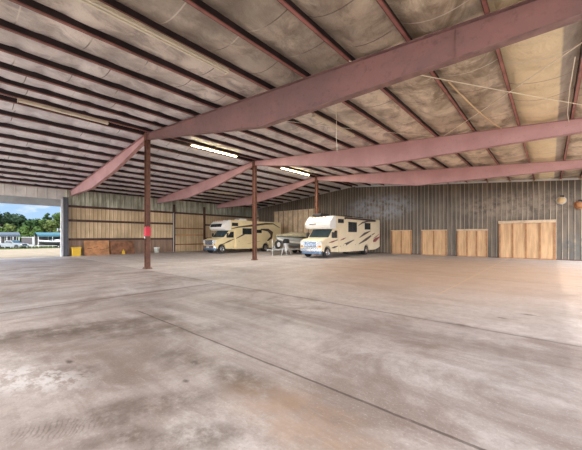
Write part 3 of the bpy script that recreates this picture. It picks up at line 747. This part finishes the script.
# outdrive leaning by the bow: small black outboard on a stand
ob = empty('outboard_motor', (-16.6, 18.35, 0), 'small black and white outboard motor on a stand beside the boat bow', 'motor')
MB().loft([[(x * q, y * q + .02, z) for x, y in ((-.17, -.24), (.17, -.24), (.2, .05), (.12, .26), (-.12, .26), (-.2, .05))] for z, q in ((1.02, .9), (1.12, 1.05), (1.3, .98), (1.40, .6))]).build('cowl', 'black', ob, .02)
MB().loft([[(x * q, y * q, z) for x, y in ((-.07, -.14), (.07, -.14), (.07, .14), (-.07, .14))] for z, q in ((.34, .8), (.6, .8), (.85, 1.1), (1.02, 1.3))]).build('leg', 'whitetrim', ob)
MB().box((-.2, -.02, .60), (.2, .26, .64)).build('cavitation_plate', 'whitetrim', ob)
MB().lathe([(-.16, .02), (-.1, .07), (.14, .07), (.2, .03)], (0, .05, .38), 'y', 14).build('gearcase', 'black', ob)
m = MB()
for k in range(3):
    a = R(120 * k + 20); m.loft([[(math.cos(a + d) * r_, .2 + e_, .38 + math.sin(a + d) * r_) for d, r_, e_ in ((-.3, .05, 0), (-.5, .17, .03), (.35, .18, -.03), (.3, .05, 0))], [(math.cos(a + d) * r_, .215 + e_, .38 + math.sin(a + d) * r_) for d, r_, e_ in ((-.3, .05, 0), (-.5, .17, .03), (.35, .18, -.03), (.3, .05, 0))]])
m.build('propeller', 'galv', ob)
m = MB()
for s in (-.28, .28):
    m.bar((s, -.3, .0), (s * .5, -.12, .98), .04).bar((s, .35, .0), (s * .5, -.08, .98), .04).bar((s, -.3, .03), (s, .35, .03), .04)
m.bar((-.2, -.1, .96), (.2, -.1, .96), .05); m.build('stand', 'galv', ob)

# ------------------------------------------------------------------ small things along the left wall
yb = empty('yellow_box', (UL + .42, 6.62, 0), 'yellow plastic box on the floor by the left doorway post', 'box')
MB().loft([[(-.2 * q, -.3 * q, z), (.2 * q, -.3 * q, z), (.2 * q, .3 * q, z), (-.2 * q, .3 * q, z)] for z, q in ((0, .92), (.62, 1.0))]).build('bin', 'yellow', yb, .02)
MB().box((-.22, -.33, .62), (.22, .33, .72)).build('lid', 'yellow', yb, .015)
def ply(y0, y1, h, mat, label, lean=.14, marks=0):
    e = empty('plywood_sheet', (UL + .36, (y0 + y1) / 2, 0), label, 'board', 'plywood sheets along the left wall'); w = (y1 - y0) / 2
    MB().prism([(-.0, .004), (.02, 0), (-.1, h), (-.12, h)], -w, w, 'y').build('panel', mat, e)
    for i in range(marks):
        yy = -w * .6 + i * w * .5; zz = h * (.45 + .1 * math.sin(i * 2.1))
        dx = .02 - .12 * zz / h
        MB().bar((dx + .004, yy - .16, zz), (dx + .004, yy + .18, zz + .05), .02, .06).build('stain', 'ply_dark', e)
ply(7.2, 9.05, 1.24, 'ply_orange', 'orange plywood sheet leaning on the left wall beside the yellow box', marks=4)
ply(9.15, 11.15, 1.2, 'ply_dark', 'darker plywood sheet leaning on the left wall, farther from the yellow box', marks=2)
bk = empty('paint_bucket', (UL + .6, 13.1, 0), 'pale bucket on the floor against the left wall behind the nearest column', 'bucket')
MB().lathe([(0, .2), (.5, .25), (.5, .235), (.05, .19), (.05, 0)], (0, 0, 0), 'z', 24).build('pail', 'bucket', bk)
MB().lathe([(.44, .258), (.5, .262), (.53, .262), (.53, 0)], (0, 0, 0), 'z', 24).build('lid', 'whitetrim', bk)
yj = tag(MB().loft([[(x * q, y * q, z) for x, y in ((-.1, -.1), (.1, -.1), (.1, .1), (-.1, .1))] for z, q in ((0, 1), (.26, 1), (.34, .35), (.42, .35))]).build('yellow_jug', 'yellow'), 'small yellow jug in front of the darker plywood sheet', 'jug')
yj.location = (UL + .6, 10.1, 0)

# loose cables: from beam to purlin, strung across the bay
cable(sag((-3.6, 6.2, roof(-3.6) - .01), (1.42, 13.0, roof(1.42) - .01), .03), .012, 'cable', 'ivory cable strung under the purlins from the nearest red rafter to the far right')
cable(sag((-2.02, 8.6, roof(-2.02) + .02), (-1.36, 13.30, roof(-1.36) - .02), .10), .02, 'conduit', 'thick tan conduit drooping between two purlins to the middle pink rafter')
cable(sag((-3.3, 13.30, roof(-3.3) - .02), (1.42, 6.9, roof(1.42) - .01), .03), .011, 'cable', 'thin slanting ivory cable crossing the bay at upper right')
cable([(.40, 8.8, roof(.40) - .01), (.38, 10.5, roof(.38) - .03), (.40, 12.6, roof(.40) - .05), (.46, 13.30, 5.35)], .010, 'cable', 'white cable hanging down beside the rightmost purlins')
cable([(-5.0, 7.8, roof(-5.0)), (-5.06, 7.95, 5.3), (-5.1, 8.0, 4.7), (-5.1, 8.05, 4.3)], .009, 'cable', 'thin cord hanging straight down beside the unlit white strip light')
cable(sag((-7.8, 8.55, roof(-7.8)), (-3.64, 13.2, roof(-3.64)), .05), .008, 'cable', 'pale cable strung past the unlit white strip light')

# ------------------------------------------------------------------ outside, beyond the open left doorway
def place(px_u, y): return gz(px_u, y)
# silver pickup
def pickup(x, y, label):
    e = empty('pickup_truck', (x, y, gz(x, y)), label, 'truck', rz=R(-50))
    # length along y, nose towards +y (to the right in view)
    prof = [(-2.75, .55), (-2.75, 1.12), (-.75, 1.15), (-.6, 1.2), (-.35, 1.72), (.65, 1.74), (1.25, 1.2), (2.55, 1.08), (2.75, .95), (2.75, .5), (2.35, .45)] + arc(1.85, .42, .44, 8, 0, 180) + [(1.3, .42), (-1.2, .42)] + arc(-1.75, .42, .44, 8, 0, 180) + [(-2.3, .48)]
    MB().prism(prof, -.92, .92, 'x').build('body', 'silver_car', e, .05)
    for s in (-1, 1):
        x0 = s * .93
        MB().prism([(-.42, 1.22), (.1, 1.22), (.1, 1.64), (-.24, 1.64)], x0 - .01, x0 + .01).build('window', 'glass', e)
        MB().prism([(.18, 1.22), (1.02, 1.22), (.62, 1.64), (.18, 1.64)], x0 - .01, x0 + .01).build('window', 'glass', e)
        for yy in (1.85, -1.75):
            w_ = MB().lathe([(-.12, .22), (-.12, .36), (-.09, .39), (.09, .39), (.12, .36), (.12, .22)], (s * .84, yy, .39), 'x', 20).build('wheel', 'rubber', e)
            MB().lathe([(s * .09, .23), (s * .11, .2), (s * .1, 0)], (s * .84, yy, .39), 'x', 16).build('rim', 'chrome', w_)
        MB().box((s * .75 - .14, 2.70, .78), (s * .75 + .14, 2.77, .98)).build('headlight', 'lamp_lens', e)
        MB().box((s * 1.02 - .08, .82, 1.18), (s * 1.02 + .08, .95, 1.32)).build('mirror', 'black', e)
    MB().prism([(.70, 1.68), (1.22, 1.24), (1.26, 1.25), (.74, 1.71)], -.8, .8).build('windshield', 'windshield', e)
    MB().box((-.85, 2.72, .48), (.85, 2.84, .66)).build('bumper', 'chrome', e, .03)
    MB().box((-.5, 2.72, .72), (.5, 2.775, .98)).build('grille', 'black', e)
pickup(-84.0, 8.0, 'silver pickup truck parked outside beyond the left doorway')
# second pale car behind, at the left edge
# enclosed trailer
def cargo(x, y, label):
    e = empty('cargo_trailer', (x, y, gz(x, y)), label, 'trailer', rz=R(-8))
    MB().box((-1.0, -1.0, .5), (1.0, .85, 2.4)).build('box_body', 'trailer_dark', e, .04)
    MB().box((-1.03, .75, .42), (1.03, 1.05, 2.5)).build('front_cap', 'dimmed_white', e, .05)
    MB().box((-1.03, -1.05, .40), (1.03, .85, .85)).build('skirt', 'dimmed_white', e)
    MB().box((-1.03, -1.05, 2.36), (1.03, .85, 2.48)).build('roof_rail', 'dimmed_white', e)
    for s in (-1, 1):
        w_ = MB().lathe([(-.1, .18), (-.1, .33), (.1, .33), (.1, .18)], (s * .98, -.1, .33), 'x', 18).build('wheel', 'rubber', e)
        MB().lathe([(s * .09, .19), (s * .12, 0)], (s * .98, -.1, .33), 'x', 14).build('rim', 'dimmed_white', w_)
    MB().bar((0, .9, .45), (0, 1.9, .45), .1).build('tongue', 'galv', e)
    MB().bar((0, 1.8, 0), (0, 1.8, .5), .08).build('jack', 'galv', e)
cargo(-87.0, 10.9, 'dark sided cargo trailer with white frame, parked right of the pickup outside')
def carport(x, y, w, d, h, roofm, label, fascia):
    e = empty('carport', (x, y, gz(x, y)), label, 'shed')
    MB().prism([(-d / 2 - .2, h), (0, h + .55), (d / 2 + .2, h), (d / 2 + .2, h + .1), (0, h + .66), (-d / 2 - .2, h + .1)], -w / 2 - .2, w / 2 + .2, 'y').build('roof', roofm, e)
    MB().box((d / 2 + .1, -w / 2 - .2, h - .35), (d / 2 + .22, w / 2 + .2, h + .12)).build('fascia', fascia, e)
    for sx in (-1, 1):
        for k in range(4): MB().box((sx * d / 2 - .06, -w / 2 + w * k / 3 - .06, 0), (sx * d / 2 + .06, -w / 2 + w * k / 3 + .06, h)).build('post', 'galv', e)
    MB().box((-d / 2 - .02, -w / 2, .2), (-d / 2 + .04, w / 2, h)).build('back_sheet', 'trailer_dark' if fascia != 'blue_tarp' else 'blue_tarp', e)
carport(-93, 8.4, 3.0, 4, 3.0, 'blue_roof', 'low shed with a slate blue roof outside, behind the silver pickup', 'blue_roof')
carport(-93, 17.2, 8.0, 5, 3.0, 'teal_roof', 'open shed with a teal roof outside, behind the white boat', 'teal_roof')
# white boat on trailer
wbt = empty('white_boat', (-84.0, 12.3, gz(-84, 12.3)), 'white boat with black lower hull on a trailer outside, left of the doorway post', 'boat')
st2 = [(0, .06, 1.25, 1.32, 1.62), (.5, .5, .95, 1.15, 1.58), (1.4, .95, .68, .98, 1.5), (3.0, 1.15, .58, .9, 1.42), (5.8, 1.15, .56, .9, 1.4)]
MB().loft([hull_ring(y, hw, a, c, z) for y, hw, a, c, z in st2]).build('hull', 'black', wbt, smooth=False)
MB().loft([[(hw * 1.02, y, z - .14), (hw * 1.04, y, z + .02), (hw * .6, y, z + .16), (-hw * .6, y, z + .16), (-hw * 1.04, y, z + .02), (-hw * 1.02, y, z - .14)] for y, hw, a, c, z in st2]).build('deck', 'dimmed_white', wbt)
MB().loft([[(.85, 1.9, 1.6), (.7, 2.4, 2.05), (.66, 2.44, 2.05), (.8, 1.98, 1.6)], [(-.85, 1.9, 1.6), (-.7, 2.4, 2.05), (-.66, 2.44, 2.05), (-.8, 1.98, 1.6)]]).build('windscreen', 'glass', wbt)
MB().box((-.8, 2.9, 1.5), (.8, 3.6, 1.9)).build('seat', 'dimmed_white', wbt, .05)
MB().loft([[(-.2, 5.8, .7), (.2, 5.8, .7), (.2, 6.2, .6), (-.2, 6.2, .6)], [(-.25, 5.8, 1.6), (.25, 5.8, 1.6), (.25, 6.3, 1.5), (-.25, 6.3, 1.5)]]).build('outboard', 'black', wbt)
t2 = empty('trailer_frame', (-84.0, 12.3, gz(-84, 12.3)), 'pale trailer under the white boat outside', 'trailer')
m = MB()
for s in (-1, 1): m.bar((s * .8, .9, .5), (s * .8, 5.6, .5), .1).bar((0, -.9, .5), (s * .8, .95, .5), .1)
m.bar((0, -1.4, .5), (0, -.8, .5), .12).bar((0, -.2, .5), (0, .05, 1.2), .1); m.bar((-.8, 2, .5), (.8, 2, .5), .08).bar((-.8, 5, .5), (.8, 5, .5), .08); m.build('frame', 'galv', t2)
MB().bar((0, -1.1, 0), (0, -1.1, .55), .09).build('jack', 'galv', t2)
for s in (-1, 1):
    for yy in (3.3, 4.1):
        w_ = MB().lathe([(-.1, .18), (-.1, .33), (.1, .33), (.1, .18)], (s * 1.0, yy, .33), 'x', 18).build('wheel', 'rubber', t2)
        MB().lathe([(s * .09, .19), (s * .11, 0)], (s * 1.0, yy, .33), 'x', 14).build('rim', 'whitetrim', w_)
MB().bar((-1, 3.3, .33), (1, 3.3, .33), .07).bar((-1, 4.1, .33), (1, 4.1, .33), .07).bar((-.75, 3.7, .33), (-.75, 3.7, .5), .5, .07).bar((.75, 3.7, .33), (.75, 3.7, .5), .5, .07).build('axle', 'black', t2)

# trees
def tree(x, y, h, r, kind, label, sparse=False):
    z0 = gz(x, y); e = empty('tree', (x, y, z0), label, 'tree', 'trees beyond the yard')
    rnd = random.Random(int(x * 31 + y * 17))
    m = MB().tube([(0, 0, -.3), (.1, .05, h * .4), (.0, .1, h * .88)], [.22, .16, .05], 8)
    for k in range(6):
        a = rnd.uniform(0, 6.28); zz = h * rnd.uniform(.35, .75)
        m.tube([(0, .05, zz), (math.cos(a) * r * .6, math.sin(a) * r * .6, zz + h * .12)], [.07, .02], 5)
    m.build('trunk', 'bark', e)
    f = MB(); blobs = []
    nb = 10 if sparse else 26
    for k in range(nb):
        t = rnd.uniform(.62, 1) if sparse else rnd.uniform(.06, 1)
        rr = r * (1 - .75 * max(0, t - .45) / .55) * math.sqrt(rnd.random()); a = rnd.uniform(0, 6.28)
        blobs.append((math.cos(a) * rr, math.sin(a) * rr, h * t * .93, r * rnd.uniform(.32, .55) * (.55 if sparse else 1)))
    for bx, by, bz, br in blobs:
        for k in range(60 if sparse else 110):
            d = Vector((rnd.gauss(0, 1), rnd.gauss(0, 1), rnd.gauss(0, .8))).normalized() * br * rnd.uniform(.6, 1.05)
            c = Vector((bx, by, bz)) + d; s = rnd.uniform(.2, .42)
            nrm = (d.normalized() + Vector((rnd.uniform(-.7, .7), rnd.uniform(-.7, .7), rnd.uniform(-.4, .8)))).normalized()
            u = nrm.orthogonal().normalized(); w = nrm.cross(u); q = rnd.uniform(0, 6.28)
            u, w = u * math.cos(q) + w * math.sin(q), w * math.cos(q) - u * math.sin(q)
            f.bm.faces.new([f.bm.verts.new(c + p) for p in (u * s, w * s * .6, -u * s, -w * s * .6)])
    o = f.build('foliage', LEAF[kind], e)
    return e
TREES = [(-109, 7.2, 9.6, 2.6, 3, 'dark green tree at the left edge of the tree line outside'),
         (-112, 10.0, 9.6, 2.6, 3, 'dark green tree, second from the left in the tree line outside'),
         (-109, 11.9, 8.9, 2.3, 3, 'dark green tree left of the dip in the tree line outside'),
         (-106, 14.0, 7.6, 2.2, 0, 'deep green tree at the dip in the tree line outside'),
         (-103, 9.2, 5.6, 2.1, 2, 'pale green low tree above the slate roofed shed'),
         (-101, 11.7, 5.4, 2.0, 1, 'bright green low tree above the cargo trailer'),
         (-108, 15.9, 9.3, 2.1, 1, 'bright green tree above the bow of the white boat'),
         (-102, 17.4, 7.6, 2.2, 2, 'olive tree above the middle of the teal roof'),
         (-108, 20.3, 10.9, 2.1, 1, 'tall green tree beside the doorway post outside'),
         (-116, 18.2, 8.8, 2.8, 3, 'dark tree standing back between the bright ones outside'),
         (-104, 22.2, 9.4, 2.2, 0, 'green tree half hidden by the doorway post'),
         (-102, 14.6, 5.6, 2.0, 1, 'bright green low tree at the left end of the teal roof'),
         (-101, 6.8, 5.2, 2.0, 1, 'bright green low tree at the left edge outside')]
for x, y, h, r, k, l in TREES: tree(x, y, h, r, k, l)
tree(-113, 18.6, 11.6, 1.5, 0, 'tall thin pine with a tuft on top against the sky outside', True)
# rough grass at the edge of the gravel
gr = MB(); rnd = random.Random(3)
for k in range(3500):
    x = rnd.uniform(-92, -76); y = rnd.uniform(4, 22)
    z = gz(x, y); h = rnd.uniform(.08, .26) * (1.3 if mnoise.noise((x * .3, y * .3, 0)) > .1 else .6); a = rnd.uniform(0, 3.14); w = rnd.uniform(.05, .16)
    dx, dy = math.cos(a) * w, math.sin(a) * w; lx, ly = rnd.uniform(-.15, .15), rnd.uniform(-.15, .15)
    gr.bm.faces.new([gr.bm.verts.new(p) for p in ((x - dx, y - dy, z - .02), (x + dx, y + dy, z - .02), (x + lx, y + ly, z + h))])
go = gr.build('grass', LEAF[2]); tag(go, 'rough green grass between the gravel and the parked vehicles outside', 'grass'); go['kind'] = 'stuff'

# ------------------------------------------------------------------ sky, sun
w = bpy.data.worlds.new('sky'); scene.world = w; w.use_nodes = True
nt = w.node_tree; nt.nodes.clear()
def N(k): return nt.nodes.new(k)
def link(a, b): nt.links.new(a, b)
SUN = Vector((.42, -.62, .66)).normalized()
tc = N('ShaderNodeTexCoord'); sp_ = N('ShaderNodeSeparateXYZ'); link(tc.outputs['Generated'], sp_.inputs[0])
rampn = N('ShaderNodeMapRange'); rampn.inputs[1].default_value = 0; rampn.inputs[2].default_value = .6; link(sp_.outputs[2], rampn.inputs[0])
mixs = N('ShaderNodeMix'); mixs.data_type = 'RGBA'; mixs.inputs[6].default_value = (.62, .92, 1.25, 1); mixs.inputs[7].default_value = (.22, .48, 1.0, 1); link(rampn.outputs[0], mixs.inputs[0])
mp = N('ShaderNodeMapping'); mp.inputs['Scale'].default_value = (1, 1, 2.6); mp.inputs['Location'].default_value = (.35, .2, .1); link(tc.outputs['Generated'], mp.inputs[0])
cn = N('ShaderNodeTexNoise'); cn.inputs['Scale'].default_value = 5.5; cn.inputs['Detail'].default_value = 7; cn.inputs['Roughness'].default_value = .55; link(mp.outputs[0], cn.inputs['Vector'])
cr = N('ShaderNodeMapRange'); cr.interpolation_type = 'SMOOTHSTEP'; cr.inputs[1].default_value = .48; cr.inputs[2].default_value = .62; link(cn.outputs[0], cr.inputs[0])
mixc = N('ShaderNodeMix'); mixc.data_type = 'RGBA'; link(cr.outputs[0], mixc.inputs[0]); link(mixs.outputs[2], mixc.inputs[6]); mixc.inputs[7].default_value = (1.35, 1.36, 1.4, 1)
# bright hazy half of the sky around the sun
dt = N('ShaderNodeVectorMath'); dt.operation = 'DOT_PRODUCT'; link(tc.outputs['Generated'], dt.inputs[0]); dt.inputs[1].default_value = SUN
hz = N('ShaderNodeMapRange'); hz.interpolation_type = 'SMOOTHSTEP'; hz.inputs[1].default_value = -.15; hz.inputs[2].default_value = .9; hz.inputs[3].default_value = 0; hz.inputs[4].default_value = 7.5; link(dt.outputs['Value'], hz.inputs[0])
hc = N('ShaderNodeMix'); hc.data_type = 'RGBA'; hc.blend_type = 'ADD'; hc.inputs[0].default_value = 1
hm = N('ShaderNodeVectorMath'); hm.operation = 'SCALE'; hm.inputs[0].default_value = (1, .985, .985); link(hz.outputs[0], hm.inputs['Scale'])
link(mixc.outputs[2], hc.inputs[6]); link(hm.outputs[0], hc.inputs[7])
bg = N('ShaderNodeBackground'); link(hc.outputs[2], bg.inputs[0]); bg.inputs[1].default_value = 1.0
wo = N('ShaderNodeOutputWorld'); link(bg.outputs[0], wo.inputs[0])
sl = bpy.data.lights.new('sun', 'SUN'); sl.energy = 2.4; sl.angle = R(1.5); sl.color = (1, .93, .82)
so_ = bpy.data.objects.new('sun', sl); COL.objects.link(so_); so_.rotation_euler = SUN.to_track_quat('Z', 'Y').to_euler()

# ------------------------------------------------------------------ camera
cd = bpy.data.cameras.new('camera'); cam = bpy.data.objects.new('camera', cd); COL.objects.link(cam)
cam.location = (0, 0, 1.6); cam.rotation_euler = (R(90), 0, .7194)
cd.sensor_fit = 'HORIZONTAL'; cd.sensor_width = 36; cd.lens = 36 * 296.07 / 582
cd.shift_y = (236.4 - 225) / 582; cd.clip_end = 500; cd.clip_start = .05
scene.camera = cam
vs = scene.view_settings; vs.view_transform = 'Standard'; vs.look = 'None'; vs.gamma = 1; vs.use_curve_mapping = False; vs.exposure = -.3
cy = scene.cycles; cy.use_denoising = True; cy.max_bounces = 10; cy.diffuse_bounces = 6; cy.glossy_bounces = 3; cy.sample_clamp_indirect = 6
